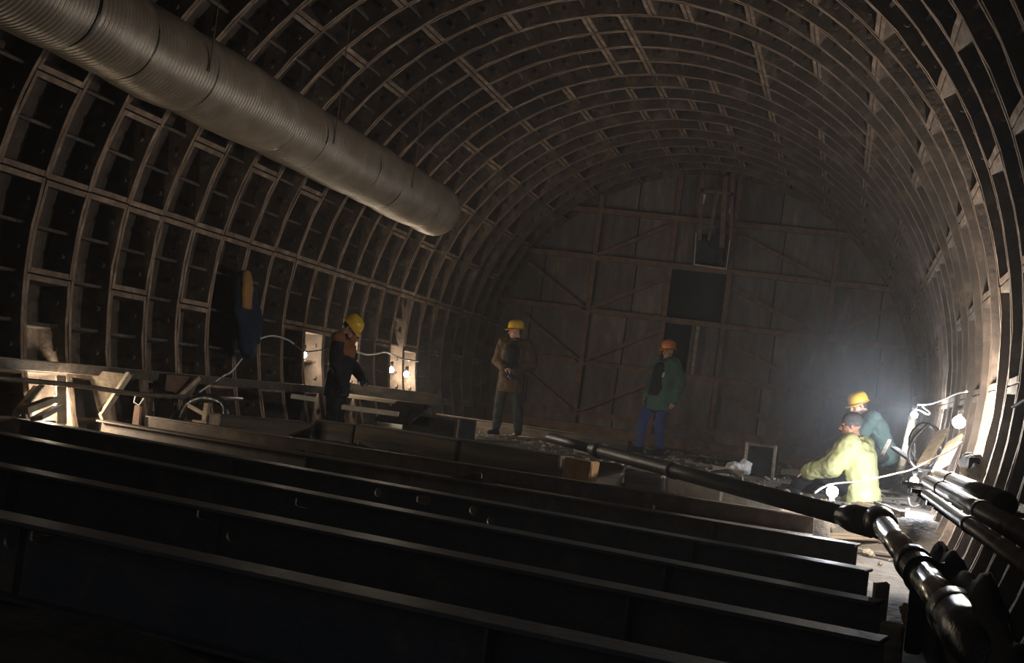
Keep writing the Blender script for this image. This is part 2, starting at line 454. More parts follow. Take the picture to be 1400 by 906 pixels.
lamp(LP['rw'], 800, 'large glaring work lamp hung against the right tunnel wall', NEUT, radius=0.05)
lamp(LP['rh'], 260, 'work lamp with a looped cable hanging beside the leaning pole at right', COOL, 'bulbcool', radius=.04)
lamp(LP['rf'], 190, 'work lamp low above the rubble at the end of the wall pipes', COOL, 'bulbcool', radius=.04)
lamp(LP['cr'], 60, 'work lamp behind the dark boom in front of the lime-jacketed man', COOL, 'bulbcool', radius=.04, tilt=(0, .3, 1))
lamp(in_cell(24, 186.5, R + .055, dy=0.13), 110, 'work lamp in a lit wall cell just left of the man in the orange vest', WARM)
lamp(in_cell(26, 186.5, R + .055, dy=0.30), 110, 'work lamp in the left wall cell hidden behind the man in the orange vest', WARM)
lamp(in_cell(29, 187.0, R + .055, dy=0.25), 130, 'work lamp in the bright wall cell between the two men at left', WARM)
lamp(in_cell(30, 187.5, R + .055, dy=0.32), 130, 'work lamp in the right-hand half of the bright wall cell between two men', WARM)
lamp(in_cell(15, 197.3, R - .03, dy=0.36), 230, 'work lamp under the left ledge half hidden behind the steel beams', WARM)
# dust stirred up round the lamps of the right wall
b = MB(); b.ell((0, 0, 0), 1.0, nu=20, nv=12); dc = build('dust_cloud', b, None); dc.location = (2.75, 14.6, -.15); dc.scale = (1.15, 3.2, 1.25)
dm_ = bpy.data.materials.new('dust_cloud'); dm_.use_nodes = True; nt = dm_.node_tree
for q in list(nt.nodes): nt.nodes.remove(q)
out = nt.nodes.new('ShaderNodeOutputMaterial'); sc = nt.nodes.new('ShaderNodeVolumeScatter'); tc = nt.nodes.new('ShaderNodeTexCoord')
ln = nt.nodes.new('ShaderNodeVectorMath'); ln.operation = 'LENGTH'; mr = nt.nodes.new('ShaderNodeMapRange'); mr.interpolation_type = 'SMOOTHSTEP'
mr.inputs['From Min'].default_value = 1.0; mr.inputs['From Max'].default_value = 0.0; mr.inputs['To Min'].default_value = 0.0; mr.inputs['To Max'].default_value = CLOUD_DENSITY
nt.links.new(tc.outputs['Object'], ln.inputs[0]); nt.links.new(ln.outputs['Value'], mr.inputs['Value']); nt.links.new(mr.outputs[0], sc.inputs['Density'])
sc.inputs['Color'].default_value = (0.80, 0.88, 1.0, 1); sc.inputs['Anisotropy'].default_value = 0.3
nt.links.new(sc.outputs[0], out.inputs['Volume']); dc.data.materials.append(dm_)
tag(dc, 'bluish dust cloud glowing around the lamps at the right wall', 'haze', kind='stuff')

# ================================================================ VENTILATION DUCT
DC = Vector((-2.839, 0, 1.741)); DR = 0.348
def duct_section(y0, y1, seed):
    r_ = random.Random(seed); b = MB(); L = y1 - y0; pitch = 0.048; n = 36; m = int(L / pitch) * 4; vs_ = []; fs = []
    ph = r_.uniform(0, 6)
    for i in range(m + 1):
        t = i / m
        rad = DR + 0.0075 * math.sin(2 * PI * i / 4 + 0.3) + 0.012 * math.sin(PI * t) - 0.006 + (-0.016 if i < 2 or i > m - 2 else 0)
        for k in range(n):
            a = 2 * PI * k / n
            q = rad + 0.006 * math.sin(2 * a + ph + t * 3) + 0.004 * noise.noise(Vector((math.cos(a) * 2, math.sin(a) * 2, t * 6 + seed)))
            vs_.append((math.cos(a) * q, y0 + L * t, math.sin(a) * q))
    for i in range(m):
        for k in range(n): fs.append((i * n + k, i * n + (k + 1) % n, (i + 1) * n + (k + 1) % n, (i + 1) * n + k))
    b.raw(vs_, fs); return b
duct = thing('ventilation_duct', 'long ribbed metal ventilation duct hung along the upper left of the tunnel', 'duct', DC)
ys = [3.2, 4.0, 5.4, 6.1, 7.5, 8.26, 9.2, 10.8, 11.5, 13.0, 13.8, 15.2, 15.95]
for i in range(len(ys) - 1):
    o = build('duct_section', duct_section(ys[i] + 0.004, ys[i + 1] - 0.004, i), M['duct'], duct, True)
    o.location = (rnd.uniform(-.006, .006), 0, rnd.uniform(-.008, .008))
    b = MB(); b.tube([(0, ys[i + 1] - .012, 0), (0, ys[i + 1] + .012, 0)], DR - 0.018, 36); build('joint_band', b, M['oily'], duct, True)
b = MB(); b.tube([(0, 15.90, 0), (0, 15.96, 0)], DR + .006, 36, caps=False); build('end_rim', b, M['duct'], duct, True)
for y in (6.0, 9.0, 11.6, 14.0):
    for sx in (-1, 1):
        b = MB(); x = sx * (DR + 0.01); zz = math.sqrt(3.93 ** 2 - (DC.x + x) ** 2) - DC.z
        b.tube([(x, y, -0.05), (x * 0.98, y + .02, zz)], 0.006, 6); build('hanger_rod', b, M['pipe'], duct)

# ================================================================ STEEL BEAMS
def web_with_holes(L, z0, z1, th, holes):
    b = MB(); x = 0.0
    def cell(xa, xb, hole):
        if hole is None: b.box(((xa + xb) / 2, 0, (z0 + z1) / 2), (xb - xa, th, z1 - z0)); return
        hx, hz, rx, rz, p = hole; n = 16; hl = []; ol = []
        for k in range(n):
            t = 2 * PI * (k + .5) / n; c_, s_ = math.cos(t), math.sin(t)
            hl.append((hx + rx * math.copysign(abs(c_) ** p, c_), hz + rz * math.copysign(abs(s_) ** p, s_)))
            q = []
            if abs(c_) > 1e-6: q.append(((xb - hx) / c_) if c_ > 0 else ((xa - hx) / c_))
            if abs(s_) > 1e-6: q.append(((z1 - hz) / s_) if s_ > 0 else ((z0 - hz) / s_))
            m_ = min(q); ol.append((hx + c_ * m_, hz + s_ * m_))
        vs_ = []
        for y in (-th / 2, th / 2):
            vs_ += [(u, y, v) for u, v in hl] + [(u, y, v) for u, v in ol]
        fs = []
        for k in range(n):
            j = (k + 1) % n
            fs.append((k, j, n + j, n + k)); fs.append((2 * n + k, 3 * n + k, 3 * n + j, 2 * n + j)); fs.append((k, 2 * n + k, 2 * n + j, j))
        corners = [(xa, z0), (xb, z0), (xb, z1), (xa, z1)]
        b.raw(vs_, fs)
        for cx, cz in corners:                       # fill the clipped corners
            near = sorted(range(n), key=lambda k: (ol[k][0] - cx) ** 2 + (ol[k][1] - cz) ** 2)[:2]
            q = [(ol[near[0]][0], ol[near[0]][1]), (cx, cz), (ol[near[1]][0], ol[near[1]][1])]
            for y in (-th / 2, th / 2): b.raw([(u, y, v) for u, v in q], [(0, 1, 2)])
    for h in sorted(holes):
        a = h[2] + 0.05; cell(x, h[0] - a, None); cell(h[0] - a, h[0] + a, h); x = h[0] + a
    cell(x, L, None); return b
def ibeam(pa, pb, xl, xr, label, holes=(), H=0.27, B=0.16, m='steel', group=None, top=-1.28):
    A = at_z(*pa, top); Bp = at_z(*pb, top); d = (Bp - A); d.z = 0; d.normalize()
    a = A + d * ((xl - A.x) / d.x); e = A + d * ((xr - A.x) / d.x); L = (e - a).length
    rz = math.atan2(d.y, d.x)
    nrm = Vector((-d.y, d.x, 0)); o = a - nrm * (B / 2); o.z = top - H
    t = thing('steel_beam', label, 'beam', o, rz, group)
    hl = []
    for (hx, hy, kind) in holes:                   # a spot on the web seen in the photo
        q = ray(hx, hy); n2 = Vector((-d.y, d.x, 0)); tt = (o - CAM).dot(n2) / q.dot(n2); P = CAM + q * tt
        hl.append(((P - o).dot(d), P.z - o.z, 0.03, 0.03, 1.0) if kind == 'round' else ((P - o).dot(d), P.z - o.z, 0.055, 0.026, 0.5))
    build('web', web_with_holes(L, 0.014, H - 0.016, 0.012, hl), M[m], t)
    b = MB(); b.box((L / 2, 0, H - 0.009), (L, B, 0.018), bev=0.004); build('top_flange', b, M[m], t)
    b = MB(); b.box((L / 2, 0, 0.008), (L, B, 0.016), bev=0.004); build('bottom_flange', b, M[m], t)
    for x in (0.35 * L, 0.86 * L):
        b = MB()
        for sy in (-1, 1): b.box((x, sy * (B / 4), H / 2), (0.012, B / 2 - .012, H - 0.036))
        build('stiffener', b, M[m], t)
    return t
ibeam((0, 696), (700, 843), -2.6, 2.62, 'nearest dark steel I-beam with a round hole and a slot in its web', [(15, 740, 'round'), (58, 734, 'slot')], H=0.285)
ibeam((0, 631), (1140, 854), -3.30, 3.02, 'second dark steel I-beam from the camera, behind the nearest one', [(283, 703, 'slot'), (318, 732, 'round')])
ibeam((0, 589), (1140, 806), -3.42, 3.04, 'third dark steel I-beam from the camera, between second and fourth', [(415, 687, 'slot')])
ibeam((350, 627), (1100, 760), -3.42, 3.02, 'fourth dark steel I-beam from the camera, with small holes near its middle', [(518, 673, 'round'), (580, 683, 'slot'), (648, 697, 'round'), (672, 712, 'round')])
ibeam((350, 607), (1150, 738), -3.42, 2.98, 'fifth dark steel I-beam from the camera, just before the brown channel beam', [(650, 650, 'slot')], m='steelb')
# ---- brown channel lying on its flanges, web towards the camera
A = at_z(205, 569, -1.20); E_ = at_z(1150, 712, -1.20); E_ = A + (E_ - A) * 0.97
d = (E_ - A); L = d.length; d.normalize()
t = thing('channel_beam', 'long rusty brown steel channel with two bright edges behind the I-beams', 'beam', A, math.atan2(d.y, d.x))
b = MB(); b.box((L / 2, 0, -0.065), (L, 0.012, 0.13), Matrix.Rotation(0.25, 3, 'X')); build('web', b, M['steelb'], t)
b = MB(); b.box((L / 2, -0.01, 0.0), (L, 0.10, 0.014), bev=.003); build('top_flange', b, M['steelb'], t)
b = MB(); b.box((L / 2, -0.075, -0.125), (L, 0.16, 0.016), bev=.003); build('bottom_flange', b, M['steelb'], t)
for q in (0.28, 0.55, 0.8):
    b = MB(); b.box((L * q, -0.05, -0.10), (0.08, 0.05, 0.035), bev=.006); build('clip', b, M['steel'], t)

# ================================================================ TIMBER BAULKS along the edge of the rough ground
def block(name, label, cat, pa, pb, z, dpt, ht, m, bev=0.012, group=None, nails=0):
    A = at_z(*pa, z); B_ = at_z(*pb, z); d = (B_ - A); L = d.length; d.normalize(); rz = math.atan2(d.y, d.x)
    nrm = Vector((-math.sin(rz), math.cos(rz), 0)); o = (A + B_) / 2 + nrm * dpt / 2
    b = MB(); b.box((0, 0, ht / 2), (L, dpt, ht), bev=bev, jit=bev * .5)
    ob = build(name, b, m, loc=o); ob.rotation_euler = (0, 0, rz); return tag(ob, label, cat, group)
base = [(296, 590), (426, 601), (480, 609), (622, 634), (763, 658), (850, 668), (905, 676), (985, 692), (1068, 708)]
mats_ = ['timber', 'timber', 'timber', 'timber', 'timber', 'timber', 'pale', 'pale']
labs = ['dark timber baulk lying nearest the left wall behind the channel beam', 'short dark timber baulk below the man in the orange vest',
        'long dark timber baulk second from the left wall group behind channel', 'long dark timber baulk below the man in the brown jacket',
        'dark timber baulk with an ochre block on its right end', 'short dark timber baulk below the man in the green coat',
        'pale dusty baulk half in shadow under the long dark boom', 'pale brightly lit baulk under the right half of the boom']
hts = [.16, .2, .21, .22, .20, .17, .15, .17]
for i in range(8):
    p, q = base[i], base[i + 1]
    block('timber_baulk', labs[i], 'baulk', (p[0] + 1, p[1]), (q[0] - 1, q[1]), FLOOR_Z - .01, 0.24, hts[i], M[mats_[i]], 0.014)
block('ochre_block', 'small ochre block leaning on the dark timber baulk', 'block', (768, 655), (806, 661), FLOOR_Z + .05, 0.14, 0.17, M['brick'], 0.012)
# long dark beam behind the man in the brown jacket
P0 = at_y(600, 566, 19.6); P1 = at_y(862, 603, 19.0)
t = thing('edge_beam', 'long dark beam with a bright top edge behind the brown-jacketed man', 'beam', P0)
b = MB(); b.bar((0, 0, -0.13), P1 - P0 + Vector((0, 0, -0.13)), 0.2, 0.25, bev=.01); build('baulk', b, M['timber'], t)
b = MB(); b.bar((0, -.07, 0.005), P1 - P0 + Vector((0, -.07, 0.005)), 0.10, 0.014); build('steel_strip', b, M['steelb'], t)
# base sill under the bulkhead
b = MB(); b.bar((-3.75, BY - .28, -1.10), (3.75, BY - .28, -1.24), 0.22, 0.24, bev=.01); o = build('sill_beam', b, M['bulkbeam']); tag(o, 'long rust-brown sill beam along the foot of the bulkhead', 'beam')
# dark steel skip and the slanted plate beside it
c = at_y(600, 590, 14.6); t = thing('steel_skip', 'dark open steel skip standing by the left wall behind the men', 'skip', (c.x, c.y, FLOOR_Z - .02), -0.18)
for (nm, cc, sz) in (('front_plate', (0, -.26, .15), (.74, .02, .30)), ('back_plate', (0, .26, .15), (.74, .02, .30)), ('side_plate', (-.36, 0, .15), (.02, .5, .30)), ('side_plate', (.36, 0, .15), (.02, .5, .30)), ('floor_plate', (0, 0, .02), (.72, .5, .02)), ('rim', (0, -.275, .295), (.78, .03, .03)), ('corner_post', (.38, -.27, .15), (.04, .04, .33))):
    b = MB(); b.box(cc, sz, bev=.004); build(nm, b, M['oily'] if nm not in ('corner_post', 'rim') else M['steelb'], t)
A = at_y(535, 577, 14.0); B_ = at_y(566, 552, 14.4); b = MB(); b.bar((0, 0, 0), B_ - A, 0.5, 0.025); o = build('steel_plate', b, M['oily'], loc=A); tag(o, 'dark steel plate leaning aslant against the open skip', 'plate')

# ================================================================ LEDGES ON THE LEFT WALL
t = thing('wall_ledge', 'long dark longitudinal rail running along the foot of left wall', 'rail', (-3.80, 4.6, -0.87))
b = MB(); b.box((0, 6.6, 0), (0.10, 13.2, 0.09), bev=.006); build('rail', b, M['timber'], t)
b = MB(); b.box((0.055, 6.6, 0.045), (0.06, 13.2, 0.008)); build('top_angle', b, M['steelb'], t)
A = at_x(-20, 515, -3.05); B_ = at_y(205, 540, 10.2); B2 = at_y(330, 545, 12.2)
b = MB(); b.tube(catmull([(0, 0, 0), (B_ - A) * .5 + Vector((0, 0, .012)), B_ - A, B2 - A], 5), 0.021, 8); o = build('handrail_pipe', b, M['pipe'], loc=A, smooth=True)
tag(o, 'thin rusty pipe running below the ledge at far left', 'pipe')
q = at_y(186, 540, 10.0); b = MB(); b.tube([(0, 0, .03), (-.012, 0, -.065), (0.045, .0, -.085), (.07, .02, -.02)], 0.0065, 8); o = build('wire_hook', b, M['cable'], loc=q); tag(o, 'small bright wire hook hanging on the thin rusty pipe', 'hook')
b = MB(); b.box((0, 0, -.17), (.08, .03, .30), bev=.01, jit=.012); o = build('hanging_rag', b, M['bulkbeam'], loc=q + Vector((.03, .02, -.07))); tag(o, 'narrow brown rag hanging below the wire hook', 'rag')
# props and boards in the lit gap under the ledge
def board(name, label, cat, pa, ya, pb, yb, wd, th, m, roll=0.0, group=None):
    A = at_y(*pa, ya); B_ = at_y(*pb, yb); b = MB(); b.bar((0, 0, 0), B_ - A, wd, th, roll, bev=.004); o = build(name, b, m, loc=A); return tag(o, label, cat, group)
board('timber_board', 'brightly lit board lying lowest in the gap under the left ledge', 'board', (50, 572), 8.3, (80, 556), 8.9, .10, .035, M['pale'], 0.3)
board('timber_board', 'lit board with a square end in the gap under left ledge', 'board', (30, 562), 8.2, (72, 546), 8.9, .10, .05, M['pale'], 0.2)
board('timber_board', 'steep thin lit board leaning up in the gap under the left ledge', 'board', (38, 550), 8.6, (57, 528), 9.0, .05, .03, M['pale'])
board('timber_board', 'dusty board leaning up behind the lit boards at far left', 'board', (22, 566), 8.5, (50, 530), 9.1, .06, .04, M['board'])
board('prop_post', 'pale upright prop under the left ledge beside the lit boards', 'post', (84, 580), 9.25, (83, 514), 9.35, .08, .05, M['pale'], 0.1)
b = MB(); A = at_y(120, 505, 9.9); B_ = at_y(182, 512, 10.3); Cc = at_y(140, 572, 9.9); D_ = at_y(133, 560, 9.8)
vs_ = [Vector((0, 0, 0)), B_ - A, Cc - A, D_ - A]; b.raw(vs_ + [v_ + Vector((-.02, .05, .01)) for v_ in vs_], [(0, 1, 2, 3), (7, 6, 5, 4), (0, 4, 5, 1), (1, 5, 6, 2), (2, 6, 7, 3), (3, 7, 4, 0)])
t = thing('gusset_plate', 'pale triangular gusset bracket under the ledge near the wire hook', 'bracket', A); build('plate', b, M['board'], t)
b = MB(); b.bar(at_y(176, 512, 10.25) - A, at_y(138, 570, 9.85) - A, .03, .07); build('edge_strip', b, M['pale'], t)
b = MB(); A = at_y(228, 512, 11.0); B_ = at_y(275, 516, 11.4); Cc = at_y(262, 540, 11.2); D_ = at_y(225, 545, 10.9)
vs_ = [Vector((0, 0, 0)), B_ - A, Cc - A, D_ - A]; b.raw(vs_ + [v_ + Vector((-.02, .05, .01)) for v_ in vs_], [(0, 1, 2, 3), (7, 6, 5, 4), (0, 4, 5, 1), (1, 5, 6, 2), (2, 6, 7, 3), (3, 7, 4, 0)])
t = thing('gusset_plate', 'brownish gusset bracket under the ledge by the coiled hose', 'bracket', A); build('plate', b, M['bulkbeam'], t)
b = MB(); b.bar(at_y(272, 516, 11.3) - A, at_y(240, 545, 11.0) - A, .03, .05); build('edge_strip', b, M['board'], t)
# chain block (a dark ring and hose) and small bracket near (280,555)
q = at_y(222, 556, 10.9); b = MB(); pts = []
for k in range(50):
    a = k / 50 * 2 * PI * 2.4; pts.append((math.cos(a) * (.12 + .01 * math.sin(k)), k * .002, math.sin(a) * .15))
b.tube(pts, 0.014, 6); o = build('hose_coil', b, M['oily'], loc=q, smooth=True); tag(o, 'dark hose coil hanging beneath the left ledge', 'hose')
q = at_y(280, 576, 10.8); t = thing('jack_stand', 'small tan bracket stand under a dark arched hose at left', 'stand', q)
b = MB(); b.box((0, 0, .08), (.05, .05, .20), bev=.006); build('upright', b, M['board'], t)
b = MB(); b.box((-.03, 0, -.01), (.16, .10, .03), bev=.006); build('foot', b, M['board'], t)
b = MB(); b.box((-.10, 0, .10), (.20, .04, .04), Matrix.Rotation(.35, 3, 'Y'), bev=.006); build('arm', b, M['board'], t)
b = MB(); b.tube(catmull([(-.34, .04, -.02), (-.28, .04, .13), (-.12, .05, .22), (.10, .05, .18), (.14, .05, .0)], 6), 0.04, 8); o = build('arched_hose', b, M['oily'], loc=q + Vector((0, .09, 0)), smooth=True); tag(o, 'thick dark arched hose over the small tan bracket stand', 'hose')

# coat hanging on the left wall
q = at_y(334, 372, 12.5); q.x = max(q.x, -3.78)
t = thing('hanging_coat', 'dark navy coat with an ochre panel hanging on the left wall', 'coat', q)
def blob(name, fill, m, parent, vox=0.014, smooth=4, wr=0.0, wscale=0.12):
    b = MB(); fill(b); me = b.mesh('tmp', None); o = bpy.data.objects.new('tmp', me); C.objects.link(o)
    md = o.modifiers.new('r', 'REMESH'); md.mode = 'VOXEL'; md.voxel_size = vox
    sm = o.modifiers.new('s', 'SMOOTH'); sm.iterations = smooth; sm.factor = 0.5
    if wr:
        tx = bpy.data.textures.new('folds', 'CLOUDS'); tx.noise_scale = wscale; tx.noise_depth = 1
        dm = o.modifiers.new('d', 'DISPLACE'); dm.texture = tx; dm.strength = wr; dm.mid_level = 0.5; dm.texture_coords = 'LOCAL'
    bpy.context.view_layer.update()
    me2 = bpy.data.meshes.new_from_object(o.evaluated_get(bpy.context.evaluated_depsgraph_get()))
    bpy.data.objects.remove(o); bpy.data.meshes.remove(me); me2.name = name
    me2.materials.clear(); me2.materials.append(m); me2.polygons.foreach_set('use_smooth', [True] * len(me2.polygons))
    return link(name, me2, parent)
def f(b):
    b.chain([(0.0, 0, -.08), (.02, 0.05, -.35), (.07, .12, -.62), (.10, .15, -.86)], [(.07, .13, .1), (.09, .21, .2), (.09, .22, .2), (.07, .14, .1)], None, 5)
    b.chain([(.03, .18, -.2), (.09, .30, -.5), (.11, .30, -.72)], [(.06, .06, .1), (.06, .06, .1), (.05, .05, .06)], None, 5)
blob('coat_body', f, M['navy'], t, .016, 3, .04, .1)
def f(b): b.chain([(.06, -.05, -.02), (.09, -.04, -.2), (.10, -.03, -.38)], [(.05, .07, .05), (.05, .10, .1), (.05, .09, .03)], None, 4)
blob('ochre_panel', f, M['leather'], t, .014, 2, .02, .08)

# ================================================================ RIGHT SIDE: pipes, boom, jack, tarpaulin
WP = 'pipes along the right wall'
t = thing('wall_pipe', 'thickest glossy pipe nearest the right wall, with a sleeve joint', 'pipe', (3.5, 5.8, -.83), group=WP)
b = MB(); b.tube([(0, 0, 0), (0, 3.75, 0)], 0.050, 18); build('pipe_run', b, M['pipe'], t, True)
b = MB(); b.tube([(0, 0, 0), (0, 2.55, 0)], 0.057, 18); build('sleeve', b, M['pipe'], t, True)
b = MB(); b.tube([(0, 2.53, 0), (0, 2.60, 0)], 0.064, 18); build('collar', b, M['oily'], t, True)
b = MB(); b.tube([(0, -.01, 0), (0, .02, 0)], 0.052, 18); build('dark_bore', b, M['black'], t, True)
t = thing('wall_pipe', 'middle pipe of the three beside the right wall, running out of frame', 'pipe', (3.31, 2.6, -.83), group=WP)
b = MB(); b.tube([(0, 0, 0), (0, 5.2, 0)], 0.036, 16); build('pipe_run', b, M['pipe'], t, True)
for y in (2.2, 4.1): b = MB(); b.tube([(0, y, 0), (0, y + .06, 0)], 0.042, 16); build('coupling', b, M['pipe'], t, True)
t = thing('wall_pipe', 'thinnest pipe of the three beside right wall, closest to tunnel middle', 'pipe', (3.20, 2.2, -.845), group=WP)
b = MB(); b.tube([(0, 0, 0), (0, 4.0, 0)], 0.022, 14); build('pipe_run', b, M['pipe'], t, True)
b = MB(); b.tube([(0, 1.9, 0), (0, 1.95, 0)], 0.029, 14); build('coupling', b, M['pipe'], t, True)
for y, lab in ((6.4, 'steel wall bracket under the pipes nearest the camera'), (7.75, 'middle steel wall bracket under the wall pipes'), (9.0, 'far steel wall bracket under the wall pipes below the large lamp')):
    t = thing('pipe_bracket', lab, 'bracket', (3.16, y, -.905), group='brackets under the wall pipes')
    b = MB(); b.box((.34, 0, .012), (.56, .05, .024)); build('arm', b, M['oily'], t)
    b = MB(); b.bar((.10, 0, 0), (.52, 0, -.24), .04, .03); build('brace', b, M['oily'], t)
# black tarpaulin heap under the pipes
NXh, NYh = 16, 34; vs_ = []; fs = []
for j in range(NYh + 1):
    for i in range(NXh + 1):
        u, v_ = i / NXh, j / NYh; x = 3.20 + .31 * u; y = 2.9 + 4.15 * v_
        h = (math.sin(PI * min(1, u * 1.25 + .05)) ** .6) * min(1, v_ * 6) * min(1, (1 - v_) * 9)
        vs_.append((x, y, -1.62 + .60 * h * (0.86 + .18 * noise.noise(Vector((x * 5, y * 2.2, 1)))) + .03 * noise.noise(Vector((x * 14, y * 6, 4)))))
for j in range(NYh):
    for i in range(NXh):
        q = j * (NXh + 1) + i; fs.append((q, q + 1, q + NXh + 2, q + NXh + 1))
b = MB(); b.raw(vs_, fs); o = build('tarpaulin', b, M['dark'], smooth=True); tag(o, 'black tarpaulin heaped under the pipes by the right wall', 'tarpaulin')

# long dark boom lying over the baulks
A = Vector((2.985, 7.28, -1.085)); B_ = Vector((-.89, 14.0, -1.005)); d = B_ - A; L = d.length
t = thing('boom_pipe', 'long dark pipe boom lying aslant over the baulks from jack to brown-jacketed man', 'pipe', A)
def along(u, off=(0, 0, 0)): return d * u + Vector(off)
b = MB(); b.tube([along(.01), along(.62)], 0.058, 16); build('thick_tube', b, M['boom'], t, True)
b = MB(); b.tube([along(.60), along(.80)], 0.047, 16); build('thin_tube', b, M['boom'], t, True)
b = MB(); b.tube([along(.585), along(.605)], 0.072, 16); build('collar', b, M['boom'], t, True)
b = MB(); b.tube([along(.36), along(.375)], 0.066, 16); build('collar', b, M['boom'], t, True)
b = MB(); b.tube([along(-.005), along(.02), along(.035)], [.082, .082, .062], 16); build('end_socket', b, M['oily'], t, True)
# hydraulic jack
A = Vector((3.03, 7.22, -1.055)); B_ = Vector((3.295, 4.05, -1.235)); d = B_ - A
t = thing('hydraulic_jack', 'black hydraulic jack with two polished steel rods at lower right', 'jack', A)
def jt(name, us, rs, m, n=20): b = MB(); b.tube([d * u for u in us], rs, n); build(name, b, M[m], t, True)
jt('knuckle', [-.01, .02, .07, .10], [.05, .085, .085, .066], 'oily')
jt('rod', [.08, .45], [.060, .060], 'chrome')
jt('collar', [.435, .44, .475, .48], [.06, .080, .080, .07], 'oily')
jt('gland', [.48, .53, .55, .555], [.072, .072, .084, .084], 'oily')
jt('rod', [.54, .78], [.062, .062], 'chrome')
jt('collar', [.77, .775, .81, .82], [.065, .092, .092, .086], 'oily')
jt('cylinder', [.81, .90, .91, 1.06], [.088, .094, .084, .084], 'oily')
for q in (.48, .80):
    b = MB(); p = d * q; b.box((p.x + .02, p.y, p.z - .22), (.07, .06, .30), bev=.01); build('saddle', b, M['oily'], t)
b = MB(); b.tube(catmull([d * .5 + Vector((.08, 0, .02)), d * .44 + Vector((.20, .05, .02)), d * .30 + Vector((.20, .1, -.05)), d * .2 + Vector((.14, .3, -.2))], 6), .016, 8); build('hose', b, M['oily'], t, True)
for (nm, p, sz, m_, lab) in (('timber_wedge', (3.03, 5.75, -1.52), (.07, .08, .34), 'board', 'tan timber wedge standing beside the upper rod of the jack'),
                             ('timber_wedge', (3.06, 5.15, -1.50), (.08, .10, .26), 'board', 'tan timber chock under the lower rod of the jack')):
    b = MB(); b.box((0, 0, sz[2] / 2), sz, bev=.01, jit=.008); o = build(nm, b, M[m_], loc=(p[0], p[1], -1.58)); tag(o, lab, 'wedge')
q = at_z(1247, 842, -1.45); t = thing('crumpled_rag', 'small crumpled tan rag hanging off the beam ends beside the jack', 'rag', q)
def f(b): b.ell((0, 0, 0), (.05, .05, .06)); b.ell((.02, -.01, -.06), (.035, .04, .05)); b.ell((-.03, 0, .03), (.04, .04, .03))
RAG = (f, t)
# white sack on the pipes
q = Vector((3.70, 9.25, -.80)); t = thing('wrapped_bundle', 'crumpled white sack lying on the pipes against the right wall', 'sack', q)
blob('cloth', RAG[0], M['board'], RAG[1], .008, 1, .03, .04)
def f(b):
    b.ell((0, 0, .07), (.085, .17, .09)); b.ell((-.02, .12, .08), (.07, .10, .085)); b.ell((.0, -.14, .07), (.07, .09, .08))
blob('sack', f, M['sack'], t, .012, 2, .05, .06)
b = MB(); b.box((-.02, -.19, .07), (.07, .03, .13), Matrix.Rotation(.3, 3, 'X'), bev=.006); build('dark_strap', b, M['dark'], t)

# leaning pole, boards and hose heap by the right wall
A = at_y(1232, 632, 15.2); B_ = at_y(1252, 545, 16.2)
b = MB(); b.tube([(0, 0, -.12), (B_ - A) * .5 + Vector((.02, 0, 0)), B_ - A], [.045, .05, .042], 10); o = build('leaning_pole', b, M['board'], loc=A, smooth=True); tag(o, 'thin wooden pole leaning up beside the looped cable at right', 'pole')
board('timber_board', 'tan board leaning against the right wall beneath the large lamp', 'board', (1262, 634), 11.6, (1290, 588), 12.3, .12, .03, M['board'], .4)
board('timber_board', 'wide lit board leaning at the right wall just below large lamp', 'board', (1285, 640), 10.6, (1306, 600), 11.2, .16, .03, M['board'], .7)
board('timber_board', 'thin stick leaning on the rubble behind the lime-jacketed man', 'board', (1206, 622), 14.6, (1216, 602), 15.0, .04, .03, M['board'])
board('timber_board', 'grey board lying slanted on the rubble near the low lamp', 'board', (1222, 612), 14.8, (1262, 640), 13.2, .08, .03, M['timber'])
q = at_y(1266, 612, 12.6); b = MB(); pts = []
for k in range(64):
    a = k / 64 * 2 * PI * 3; pts.append((math.cos(a) * .13 + .03 * math.sin(k * .7), .05 * math.sin(a * .5), math.sin(a) * .22 + .01 * math.cos(k)))
b.tube(pts, .02, 6); o = build('hose_coil', b, M['oily'], loc=q, smooth=True); tag(o, 'dark hose coil hanging at the right wall beneath the large lamp', 'hose')

# dark crate and boards behind the boom
c = at_y(1040, 648, 16.2); t = thing('steel_box', 'dark upright steel box with pale corner posts right of the green-coated man', 'box', (c.x, c.y, FLOOR_Z), -.12)
b = MB(); b.box((0, 0, .20), (.34, .34, .38), bev=.01); build('shell', b, M['oily'], t)
for x in (-.18, .18): b = MB(); b.box((x, -.18, .21), (.035, .03, .42)); build('corner_post', b, M['board'], t)
b = MB(); b.box((0, -.18, .40), (.36, .03, .03)); build('rim', b, M['steelb'], t)
c = at_y(1100, 655, 17.5); b = MB(); b.box((0, 0, 0), (.62, .16, .10), bev=.01, jit=.01); o = build('timber_baulk', b, M['pale'], loc=(c.x, c.y, FLOOR_Z + .05)); tag(o, 'pale baulk lying on the ground right of the dark steel box', 'baulk')
c = at_y(1010, 638, 15.6); t = None
t = thing('rag_heap', 'pale crumpled rag lying on the far side of the boom', 'rag', (c.x - .03, c.y + .3, FLOOR_Z + .08))
def f(b): b.ell((0, 0, 0), (.17, .12, .08)); b.ell((.08, .02, .05), (.09, .08, .07))
blob('rag', f, M['sack'], t, .014, 2, .06, .06)
c = at_y(995, 668, 11.2); b = MB(); b.tube([(-.13, 0, -.12), (-.13, 0, .10), (0, 0, .13), (.13, 0, .09), (.14, 0, -.13)], .018, 8); o = build('wire_hoop', b, M['oily'], loc=(c.x, c.y - .25, FLOOR_Z + .10), smooth=True); tag(o, 'bent dark rod hoop standing on the baulks under the boom', 'rod')

